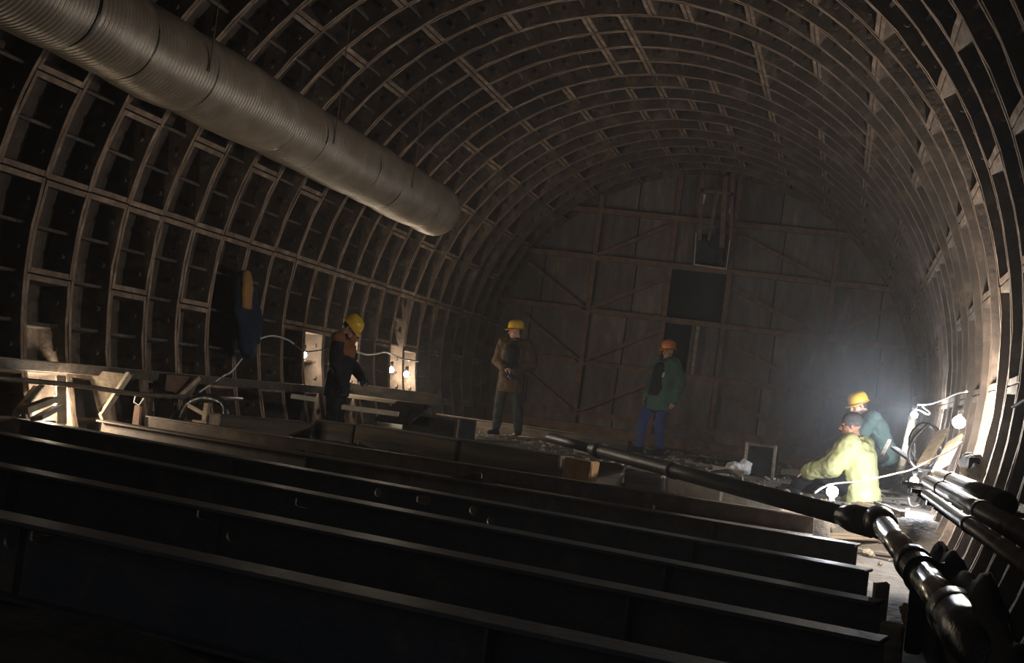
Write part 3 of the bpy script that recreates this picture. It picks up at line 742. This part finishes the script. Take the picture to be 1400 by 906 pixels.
# ================================================================ HOIST HOPPER in front of the bulkhead
hy = END_Y - 0.35
t = thing('hoist_hopper', 'dark open steel hopper hanging on two guide rails at the bulkhead crown', 'hopper', (0, hy, 0))
ct = lambda px, py: at_y(px, py, hy)
BL, BR, TL, TR = ct(950, 363), ct(994, 369), ct(953, 320), ct(1001, 312)
b = MB(); c = (BL + BR + TL + TR) / 4; b.box((c.x, .12, c.z), (.50, .02, .58)); b.box((c.x - .26, 0, c.z), (.02, .26, .58)); b.box((c.x + .26, 0, c.z), (.02, .26, .58)); b.box((c.x, 0, BL.z + .02), (.52, .26, .02)); b.box((c.x - .02, -.11, c.z - .06), (.46, .02, .42))
build('bin', b, M['oily'], t)
def edge(nm, a, e, m, wd=.025): b = MB(); b.bar(Vector((a.x, -.14, a.z)), Vector((e.x, -.14, e.z)), wd, wd); build(nm, b, M[m], t)
edge('bottom_edge', BL, BR, 'pale', .02); edge('side_edge', BL, TL, 'pale', .016); edge('side_edge', BR, TR, 'pale', .016)
edge('guide_rail', ct(958, 330), ct(962, 238), 'bulkbeam', .06); edge('guide_rail', ct(1000, 330), ct(1003, 240), 'bulkbeam', .06)
edge('hanger_bar', ct(988, 340), ct(993, 244), 'bulkbeam', .09); edge('hanger_bar', ct(970, 330), ct(984, 260), 'bulkbeam', .05)
edge('crosshead', ct(955, 262), ct(1006, 268), 'bulkbeam', .06)
edge('pale_plate', ct(961, 281), ct(965, 268), 'pale', .05); edge('pale_plate', ct(999, 294), ct(1000, 286), 'pale', .04)

# ================================================================ CABLES
def cable(pts, r, m, label, nm='lamp_cable'):
    b = MB(); b.tube(catmull(pts, 8), r, 6); o = build(nm, b, M[m], smooth=True); return tag(o, label, 'cable')
cable([at_y(272, 536, 11.9), at_y(305, 514, 12.3), at_y(318, 506, 12.4), at_y(346, 470, 12.9), at_y(358, 462, 13.0), at_y(374, 459, 13.2), at_y(392, 464, 13.3), at_y(402, 470, 13.35)], .011, 'cable', 'pale cable rising over the left ledge to the first lit wall cell')
cable([at_y(480, 477, 15.2), at_y(500, 484, 16.0), at_y(516, 483, 16.6), at_y(526, 481, 16.9), at_y(537, 485, 17.0), at_y(550, 490, 17.2), at_y(572, 494, 18.0)], .012, 'cable', 'pale cable strung between the two bright wall cells at left')
cable([at_y(402, 471, 13.4), at_y(418, 480, 13.9), at_y(440, 478, 14.5), at_y(462, 474, 15.0), at_y(480, 477, 15.25)], .008, 'cabledark', 'dark cable running along left wall behind the orange-vested man')
loop = at_y(1250, 556, 15.4)
cable([at_y(1322, 535, 11.2), at_y(1308, 538, 12.0), at_y(1290, 546, 13.2), at_y(1272, 552, 14.4), at_y(1258, 553, 15.3), at_y(1250, 554, 15.5), at_y(1250, 560, 15.5), at_y(1258, 561, 15.4), at_y(1268, 566, 15.0), at_y(1272, 564, 14.8), at_y(1262, 556, 15.2)], .010, 'cable', 'white cable looping over the lamp beside the leaning pole')
cable([at_y(1113, 674, 8.7), at_y(1125, 666, 8.8), at_y(1140, 661, 8.9), at_y(1175, 658, 9.9), at_y(1200, 653, 10.4), at_y(1225, 647, 10.8), at_y(1245, 642, 11.0), at_y(1270, 630, 11.0), at_y(1300, 615, 10.5), at_y(1318, 603, 9.9)], .007, 'cable', 'white cable sagging from right wall past the lime-jacketed man')
cable([at_y(1385, 556, 7.2), at_y(1392, 552, 7.1), at_y(1402, 546, 6.9), at_y(1412, 544, 6.8)], .010, 'cable', 'short white cable end hanging on right wall at frame edge')
cable([at_y(1242, 681, 11.8), at_y(1244, 690, 11.6), at_y(1250, 693, 11.5), at_y(1258, 690, 11.5)], .009, 'cable', 'short curled white wire end below the low right lamp')

# ================================================================ PEOPLE
def rot(yaw=0, pitch=0, roll=0):
    """yaw turns left, pitch bows forward, roll leans right"""
    return (Matrix.Rotation(yaw, 3, 'Z') @ Matrix.Rotation(-pitch, 3, 'X') @ Matrix.Rotation(roll, 3, 'Y'))
def STAND():
    return dict(pelvis=(0, 0, .94), chest=(0, .01, 1.30), neck=(0, 0, 1.46), head=(0, .025, 1.60),
                sr=(.19, 0, 1.41), sl=(-.19, 0, 1.41), er=(.25, -.03, 1.12), el=(-.25, -.03, 1.12), wr=(.24, .06, .86), wl=(-.24, .06, .86),
                hr=(.095, 0, .92), hl=(-.095, 0, .92), kr=(.11, .02, .49), kl=(-.11, .02, .49), ar=(.12, -.02, .09), al=(-.12, -.02, .09),
                tr=(.02, 1, 0), tl=(-.02, 1, 0), handr=((0, .1, -1), (-1, 0, 0)), handl=((0, .1, -1), (1, 0, 0)), curl=.45, look=(0, 0, 0))
def hand(b, wrist, dirn, palm, curl, thumb_side, k=1.0):
    d = Vector(dirn).normalized(); n = Vector(palm); n = (n - d * n.dot(d)).normalized(); s_ = d.cross(n)
    w_ = Vector(wrist); Rm = Matrix((s_, d, n)).transposed()
    b.ell(w_ + d * .05, (.040 * k, .052 * k, .017 * k), Rm, 12, 8)
    b.limb(w_ - d * .02, w_ + d * .03, .024 * k, .026 * k, 8)
    for off, ln in ((-.031, .074), (-.0105, .083), (.0105, .078), (.031, .060)):
        p = w_ + d * .088 + s_ * off * k; a = 0.12; r_ = .0092 * k; v_ = d
        for q, fr in enumerate((.45, .32, .25)):
            a += curl * (1.0 if q == 0 else .8); v_ = d * math.cos(a) + n * math.sin(a)
            e = p + v_ * ln * fr; b.limb(p, e, r_, r_ * .9, 7); p = e; r_ *= .9
    s2 = s_ * thumb_side; p = w_ + d * .03 + s2 * .030 * k; v_ = (d * .65 + s2 * .65 + n * .3).normalized()
    e = p + v_ * .042; b.limb(p, e, .0125 * k, .0105 * k, 7); v_ = (d * .85 + s2 * .15 + n * .5).normalized(); b.limb(e, e + v_ * .03, .0105 * k, .009 * k, 7)
def figure(label, loc, deg, J, H=1.0, jacket='dark', trousers='dark', hat='helmet', hatmat='yellow', boots='dark', shirt=None, vest=None, glove=None, patch=None, hem=.16, collar=None, coatr=1.0):
    t = thing('person', label, 'person', loc, math.radians(deg)); t.scale = (H, H, H)
    J = {k: (Vector(v) if isinstance(v, tuple) and len(v) == 3 and k not in ('look',) else v) for k, v in J.items()}
    up = (J['neck'] - J['pelvis']).normalized(); rt = (J['sr'] - J['sl']); rt = (rt - up * rt.dot(up)).normalized(); fr = up.cross(rt)
    TR = Matrix((rt, fr, up)).transposed(); tp = lambda x, y, z: TR @ Vector((x, y, z))
    HR = rot(*J['look']); hp = lambda x, y, z: J['head'] + HR @ Vector((x, y, z))
    def body(b):
        b.ell(hp(0, -.012, .035), (.074, .094, .088), HR, 16, 12); b.ell(hp(0, .022, -.025), (.060, .070, .088), HR, 14, 10); b.ell(hp(0, .050, -.078), (.040, .040, .030), HR)
        b.limb(hp(0, .088, .012), hp(0, .112, -.026), .010, .015, 8); b.ell(hp(0, .100, -.030), (.018, .014, .010), HR, 8, 6)
        for sx in (-1, 1):
            b.ell(hp(sx * .028, .078, .022), (.024, .014, .010), HR, 8, 6); b.ell(hp(sx * .036, .062, -.030), (.022, .022, .020), HR, 8, 6); b.ell(hp(sx * .074, -.008, -.012), (.010, .020, .032), HR, 8, 6)
        b.ell(hp(0, .086, -.056), (.024, .012, .007), HR, 8, 6); b.ell(hp(0, .084, -.067), (.020, .012, .008), HR, 8, 6)
        b.limb(J['neck'] - up * .03, hp(0, -.02, -.05), .055, .052, 12)
        b.chain([J['pelvis'], (J['pelvis'] + J['chest']) / 2, J['chest'], J['neck'] - up * .05], [(.145, .10, .09), (.125, .09, .1), (.155, .105, .1), (.12, .075, .05)], TR, 4)
        for q in 'rl':
            S, E2, Wp = J['s' + q], J['e' + q], J['w' + q]
            b.limb(S, E2, .052, .042); b.limb(E2, Wp, .042, .028)
            hd, pn = J['hand' + q]; hand(b, Wp, hd, pn, J['curl'], -1 if q == 'r' else 1)
            b.limb(J['h' + q], J['k' + q], .082, .056); b.limb(J['k' + q], J['a' + q], .056, .040)
            td = J['t' + q].normalized(); b.limb(J['a' + q] - Vector((0, 0, .04)), J['a' + q] - Vector((0, 0, .05)) + td * .14, .036, .03)
    blob('body', body, M['skin'], t, .0065, 1)
    for sx in (-1, 1): b = MB(); b.ell(hp(sx * .028, .082, .004), (.012, .008, .007), HR, 8, 6); build('eye', b, M['black'], t, True)
    def hair(b): b.ell(hp(0, -.022, .03), (.079, .094, .088), HR, 14, 10); b.ell(hp(0, -.06, -.02), (.062, .045, .05), HR, 12, 8)
    if hat == 'helmet': blob('hair', hair, M['hair'], t, .012, 1)
    e = .030 * coatr
    def jk(b):
        hm = J['pelvis'] - up * hem
        b.chain([hm, J['pelvis'], (J['pelvis'] + J['chest']) / 2, J['chest'], J['neck'] - up * .055], [(.175 + e, .125 + e, .04), (.160 + e, .115 + e, .09), (.145 + e, .11 + e, .1), (.170 + e, .115 + e, .1), (.13 + e, .075 + e, .05)], TR, 6)
        for q in 'rl':
            S, E2, Wp = J['s' + q], J['e' + q], J['w' + q]; b.limb(S, E2, .052 + e, .042 + e); b.limb(E2, Wp + (E2 - Wp).normalized() * .01, .042 + e, .034 + e * .7)
        b.tube([J['neck'] - up * .07, J['neck'] - up * .02, J['neck'] + up * .035], [.10, .084, .082], 14)
    blob('jacket', jk, M[jacket], t, .011, 3, .035, .09)
    if vest:
        def vf(b):
            b.chain([(J['pelvis'] + J['chest']) / 2 + up * .08, J['chest'], J['neck'] - up * .06], [(.150 + e, .115 + e, .05), (.178 + e, .124 + e, .1), (.15 + e, .085 + e, .05)], TR, 6)
            for q in 'rl': b.ell(J['s' + q] + up * .01, .062 + e)
        blob('vest', vf, M[vest], t, .011, 3, .03, .09)
    if shirt:
        def sf(b):
            o = tp(0.0, .062, 0)
            b.chain([J['pelvis'] + o, (J['pelvis'] + J['chest']) / 2 + o, J['chest'] + o, J['neck'] - up * .05 + tp(0, .045, 0)], [(.10 + e, .080 + e, .12), (.10 + e, .080 + e, .1), (.11 + e, .082 + e, .1), (.09, .068, .05)], TR, 6)
            b.limb(J['neck'] - up * .05, J['neck'] + up * .01, .07, .066)
        blob('shirt', sf, M[shirt], t, .011, 3, .015, .08)
    if collar:
        def cf(b):
            for sx in (-1, 1):
                b.limb(J['neck'] + tp(sx * .075, -.04, .015), J['neck'] + tp(sx * .085, .055, -.05), .026, .022, 8); b.limb(J['neck'] + tp(sx * .085, .055, -.05), J['neck'] + tp(sx * .055, .115, -.16), .022, .012, 8)
            b.limb(J['neck'] + tp(-.075, -.04, .015), J['neck'] + tp(.075, -.04, .015), .026, .026, 8)
        blob('collar', cf, M[collar], t, .010, 2)
    def tf(b):
        b.ell(J['pelvis'] - up * .04, (.165, .125, .13), TR, 14, 10)
        for q in 'rl': b.limb(J['h' + q], J['k' + q], .102, .078); b.limb(J['k' + q], J['a' + q] + (J['k' + q] - J['a' + q]).normalized() * .05, .078, .068)
    blob('trousers', tf, M[trousers], t, .011, 3, .03, .08)
    for q in 'rl':
        def bf(b):
            A_ = J['a' + q]; td = J['t' + q].normalized()
            b.limb(A_ + (J['k' + q] - A_).normalized() * .12, A_ - Vector((0, 0, .01)), .056, .054); b.limb(A_ + Vector((0, 0, -.045)) - td * .04, A_ + Vector((0, 0, -.05)) + td * .15, .046, .042)
        blob('boot', bf, M[boots], t, .010, 1)
    for gl in (glove or ''):
        def gf(b): hd, pn = J['hand' + gl]; hand(b, J['w' + gl], hd, pn, J['curl'], -1 if gl == 'r' else 1, 1.3); b.limb(J['w' + gl] - Vector(hd).normalized() * .05, J['w' + gl], .045, .036)
        blob('glove', gf, M['navy'], t, .006, 1)
    if patch:
        b = MB(); b.box(J['chest'] + tp(*patch), (.06, .012, .075), TR, bev=.004); build('pocket_patch', b, M['patch'], t)
    if hat == 'helmet':
        b = MB(); n = 28; prof = [(1.0, 0.0), (1.0, .028), (.985, .052), (.93, .082), (.80, .108), (.58, .126), (.30, .134), (.0, .136)]; vs_ = []; fs = []
        for i, (r_, z) in enumerate(prof[:-1]):
            for k in range(n):
                a = 2 * PI * k / n; ridge = .006 * math.exp(-(math.cos(a) * r_ / .16) ** 2) * (i > 1)
                vs_.append(hp(.104 * r_ * math.cos(a), .128 * r_ * math.sin(a) - .008, .036 + z + ridge))
        vs_.append(hp(0, -.008, .036 + .142))
        for i in range(len(prof) - 2):
            for k in range(n): fs.append((i * n + k, i * n + (k + 1) % n, (i + 1) * n + (k + 1) % n, (i + 1) * n + k))
        for k in range(n): fs.append(((len(prof) - 2) * n + k, (len(prof) - 2) * n + (k + 1) % n, len(vs_) - 1))
        b.raw(vs_, fs); sh = build('helmet', b, M[hatmat], t, True)
        b = MB(); vs_ = []; fs = []
        for k in range(n):
            a = 2 * PI * k / n; s_ = math.sin(a); br = .012 + .045 * max(0, s_) ** 2
            for (r_, z) in ((.0, .046), (.0, .034), (br, .028 - .012 * max(0, s_)), (br, .034 - .012 * max(0, s_))):
                vs_.append(hp((.104 + r_) * math.cos(a), (.128 + r_) * s_ - .008, z))
        for k in range(n):
            j = (k + 1) % n
            for q in range(4): fs.append((4 * k + q, 4 * k + (q + 1) % 4, 4 * j + (q + 1) % 4, 4 * j + q))
        b.raw(vs_, fs); build('brim', b, M[hatmat], sh, True)
    else:
        def kf(b): b.ell(hp(0, -.014, .052), (.088, .104, .090), HR, 16, 10); b.tube([hp(0, -.014, .015), hp(0, -.014, .05)], [.094, .096], 16)
        blob('knit_cap', kf, M['knit'], t, .009, 2)
    return t

# man in the orange vest, in profile, looking down to the right
J = STAND(); J.update(look=(0, .75, 0), head=(0, .075, 1.575), chest=(0, .02, 1.30), er=(.235, .02, 1.12), wr=(.20, .12, .88), el=(-.22, .08, 1.14), wl=(-.10, .26, .98), handr=((0, .3, -1), (-1, 0, 0)), handl=((.6, .6, -.3), (.3, .2, -1)), curl=.5)
figure('man in yellow helmet and orange vest looking down beside the left wall', at_y(450, 572, 14.2).xy.to_3d() + Vector((.05, 0, -1.63)), -86, J, 1.0, 'dark', 'dark', vest='vest', hem=.20, glove='rl', coatr=1.2)
# man in brown jacket, facing the camera, head turned
J = STAND(); J.update(look=(-.75, .12, 0), head=(.02, .03, 1.60), er=(.27, -.03, 1.12), wr=(.06, .20, 1.02), el=(-.29, -.02, 1.13), wl=(-.10, .20, .98), handr=((-.9, .25, -.1), (0, -.3, -1)), handl=((.5, .4, -.75), (.3, -.7, -.3)), curl=.75,
                      hr=(.11, 0, .92), hl=(-.11, 0, .92), kr=(.14, .03, .49), kl=(-.15, .02, .49), ar=(.16, -.01, .09), al=(-.20, -.01, .09), tr=(.25, 1, 0), tl=(-.3, 1, 0))
figure('man in yellow helmet and open brown jacket with one black glove', at_y(690, 597, 18.5).xy.to_3d() + Vector((0, 0, -1.285)), 176, J, 1.02, 'brownj', 'olive', shirt='dark', glove='l', hem=.25, collar='brownj', coatr=1.55)
# man in green coat and orange helmet
J = STAND(); J.update(look=(.25, .15, .0), head=(0, .0, 1.595), neck=(0, -.02, 1.46), chest=(0, .0, 1.30), pelvis=(0, .05, .94), er=(.26, .0, 1.13), wr=(.25, .10, .88), el=(-.25, -.10, 1.13), wl=(-.22, -.02, .85), handr=((.1, .4, -1), (-1, 0, 0)), handl=((0, .25, -1), (1, 0, 0)),
                      hr=(.10, .05, .92), hl=(-.10, .03, .92), kr=(.12, .24, .52), kl=(-.10, .10, .49), ar=(.12, .26, .09), al=(-.11, .04, .09))
figure('man in orange helmet and open green coat with blue trousers', at_y(897, 622, 18.7).xy.to_3d() + Vector((0, 0, -1.27)), 138, J, 0.99, 'greenj', 'jeans', hatmat='orange', shirt='dark', hem=.26, patch=(-.13, .140, -.10), collar='greenj', coatr=1.75)
# man bent forward behind the lime jacket
J = STAND(); J.update(pelvis=(0, -.16, .50), chest=(0, .02, .82), neck=(0, .12, .97), head=(0, .23, 1.06), sr=(.19, .08, .92), sl=(-.19, .08, .92), er=(.24, .20, .68), el=(-.24, .22, .68), wr=(.12, .42, .50), wl=(-.12, .46, .48), handr=((0, 1, -.3), (0, 0, -1)), handl=((0, 1, -.3), (0, 0, -1)),
                      hr=(.10, -.14, .48), hl=(-.10, -.14, .48), kr=(.20, .26, .46), kl=(-.20, .26, .46), ar=(.17, .02, .09), al=(-.17, .02, .09), look=(0.25, .40, 0))
figure('man in yellow helmet and dark teal jacket crouching behind the lime jacket', at_y(1183, 660, 16.0).xy.to_3d() + Vector((.05, 0, -1.30)), 100, J, 1.0, 'tealj', 'dark', hem=.10, coatr=1.5, collar='dark')
# man sitting with his back half turned, pale lime jacket, grey cap
J = STAND(); J.update(pelvis=(0, -.06, .17), chest=(0, .0, .47), neck=(0, .04, .63), head=(.0, .10, .765), sr=(.20, .03, .58), sl=(-.20, .03, .58), er=(.28, .22, .37), el=(-.29, .14, .35), wr=(.14, .46, .34), wl=(-.24, .40, .26), handr=((-.2, 1, -.2), (0, 0, -1)), handl=((.3, 1, -.4), (0, 0, -1)),
                      hr=(.11, -.02, .15), hl=(-.11, -.02, .15), kr=(.20, .36, .30), kl=(-.20, .36, .26), ar=(.17, .56, .09), al=(-.17, .56, .09), look=(.35, .15, 0))
q = at_y(1163, 690, 13.2)
figure('man in grey knit cap and pale lime jacket sitting beside the low lamps', Vector((q.x + .02, q.y, -1.31)), 70, J, 1.03, 'limej', 'dark', hat='cap', hem=.13, coatr=2.2, collar='dark')

for (nm, pa, ya, pb, yb, w_, m_, lab) in (('timber_board', (468, 556), 13.2, (545, 566), 13.4, .30, 'pale', 'wide pale board lying by the steel skip behind the orange-vested man'),
                                      ('timber_board', (398, 541), 12.8, (432, 546), 12.9, .16, 'pale', 'short pale board just left of the orange-vested man\'s legs'),
                                      ('timber_board', (470, 540), 15.2, (560, 552), 15.2, .22, 'board', 'tan board lying behind the pale board near the steel skip'),
                                      ('timber_baulk', (470, 530), 16.0, (600, 547), 16.6, .20, 'timber', 'dark baulk lying along the left wall below the bright wall cells')):
    board(nm, lab, 'baulk' if 'baulk' in nm else 'board', pa, ya, pb, yb, w_, .05 if 'board' in nm else .16, M[m_])
# ================================================================ RUBBLE
g1 = 'broken stones on the rough ground'; rocks = []
for k in range(6):
    bm = bmesh.new(); bmesh.ops.create_icosphere(bm, subdivisions=2, radius=1)
    for v_ in bm.verts:
        v_.co *= 1 + .38 * noise.noise(v_.co * 1.1 + Vector((k * 9, 0, 0))); v_.co.z *= .65
    me = bpy.data.meshes.new('stone'); bm.to_mesh(me); bm.free(); me.materials.append(M['rock']); rocks.append(me)
r_ = random.Random(5); n = 0
while n < 150:
    x = r_.uniform(-3.2, 3.4); y = r_.uniform(9.0, 22.6)
    if y < front_y(x) + .55: continue
    if r_.random() > .35 + .65 * (x > 0.2): continue
    s_ = r_.uniform(.025, .075) * (1.5 if r_.random() > .85 else 1)
    o = link('broken_stone', r_.choice(rocks), None, (x, y, floor_z(x, y) + s_ * .25)); o.scale = (s_, s_ * r_.uniform(.7, 1.2), s_); o.rotation_euler = (r_.uniform(-.3, .3), r_.uniform(-.3, .3), r_.uniform(0, 6))
    tag(o, 'small broken stone among the debris on the rough tunnel ground', 'stone', g1); n += 1
bm_ = []
for k, (l_, w_, h_) in enumerate(((.55, .09, .03), (.8, .12, .035), (.4, .06, .05), (.65, .16, .025))):
    b = MB(); b.box((0, 0, 0), (l_, w_, h_), bev=.005, jit=.006); bm_.append([fix(b.mesh('board', M['board'])), fix(b.mesh('board', M['timber']))])
n = 0
while n < 60:
    x = r_.uniform(-2.9, 3.3); y = r_.uniform(9.6, 22.4)
    if y < front_y(x) + .6: continue
    o = link('scrap_board', r_.choice(bm_)[r_.random() > .55], None, (x, y, floor_z(x, y) + .035)); o.rotation_euler = (r_.uniform(-.06, .06), r_.uniform(-.10, .10), r_.uniform(-.9, .9) - .2)
    tag(o, 'short scrap board lying among the debris on the rough ground', 'board', 'scrap boards on the rough ground'); n += 1
vs_ = []; b = MB()
for k in range(1500):
    x = r_.uniform(-3.3, 3.5); y = r_.uniform(9.2, 23.0)
    if y < front_y(x) + .3: continue
    s_ = r_.uniform(.008, .03); b.box((x, y, floor_z(x, y) + s_ * .3), (s_ * 2, s_ * 1.4, s_), Euler((r_.uniform(-.5, .5), r_.uniform(-.5, .5), r_.uniform(0, 6))).to_matrix())
o = build('rubble_chips', b, M['rock'], fl); tag(o, 'scattered chips and grit over the rough tunnel ground', kind='stuff')
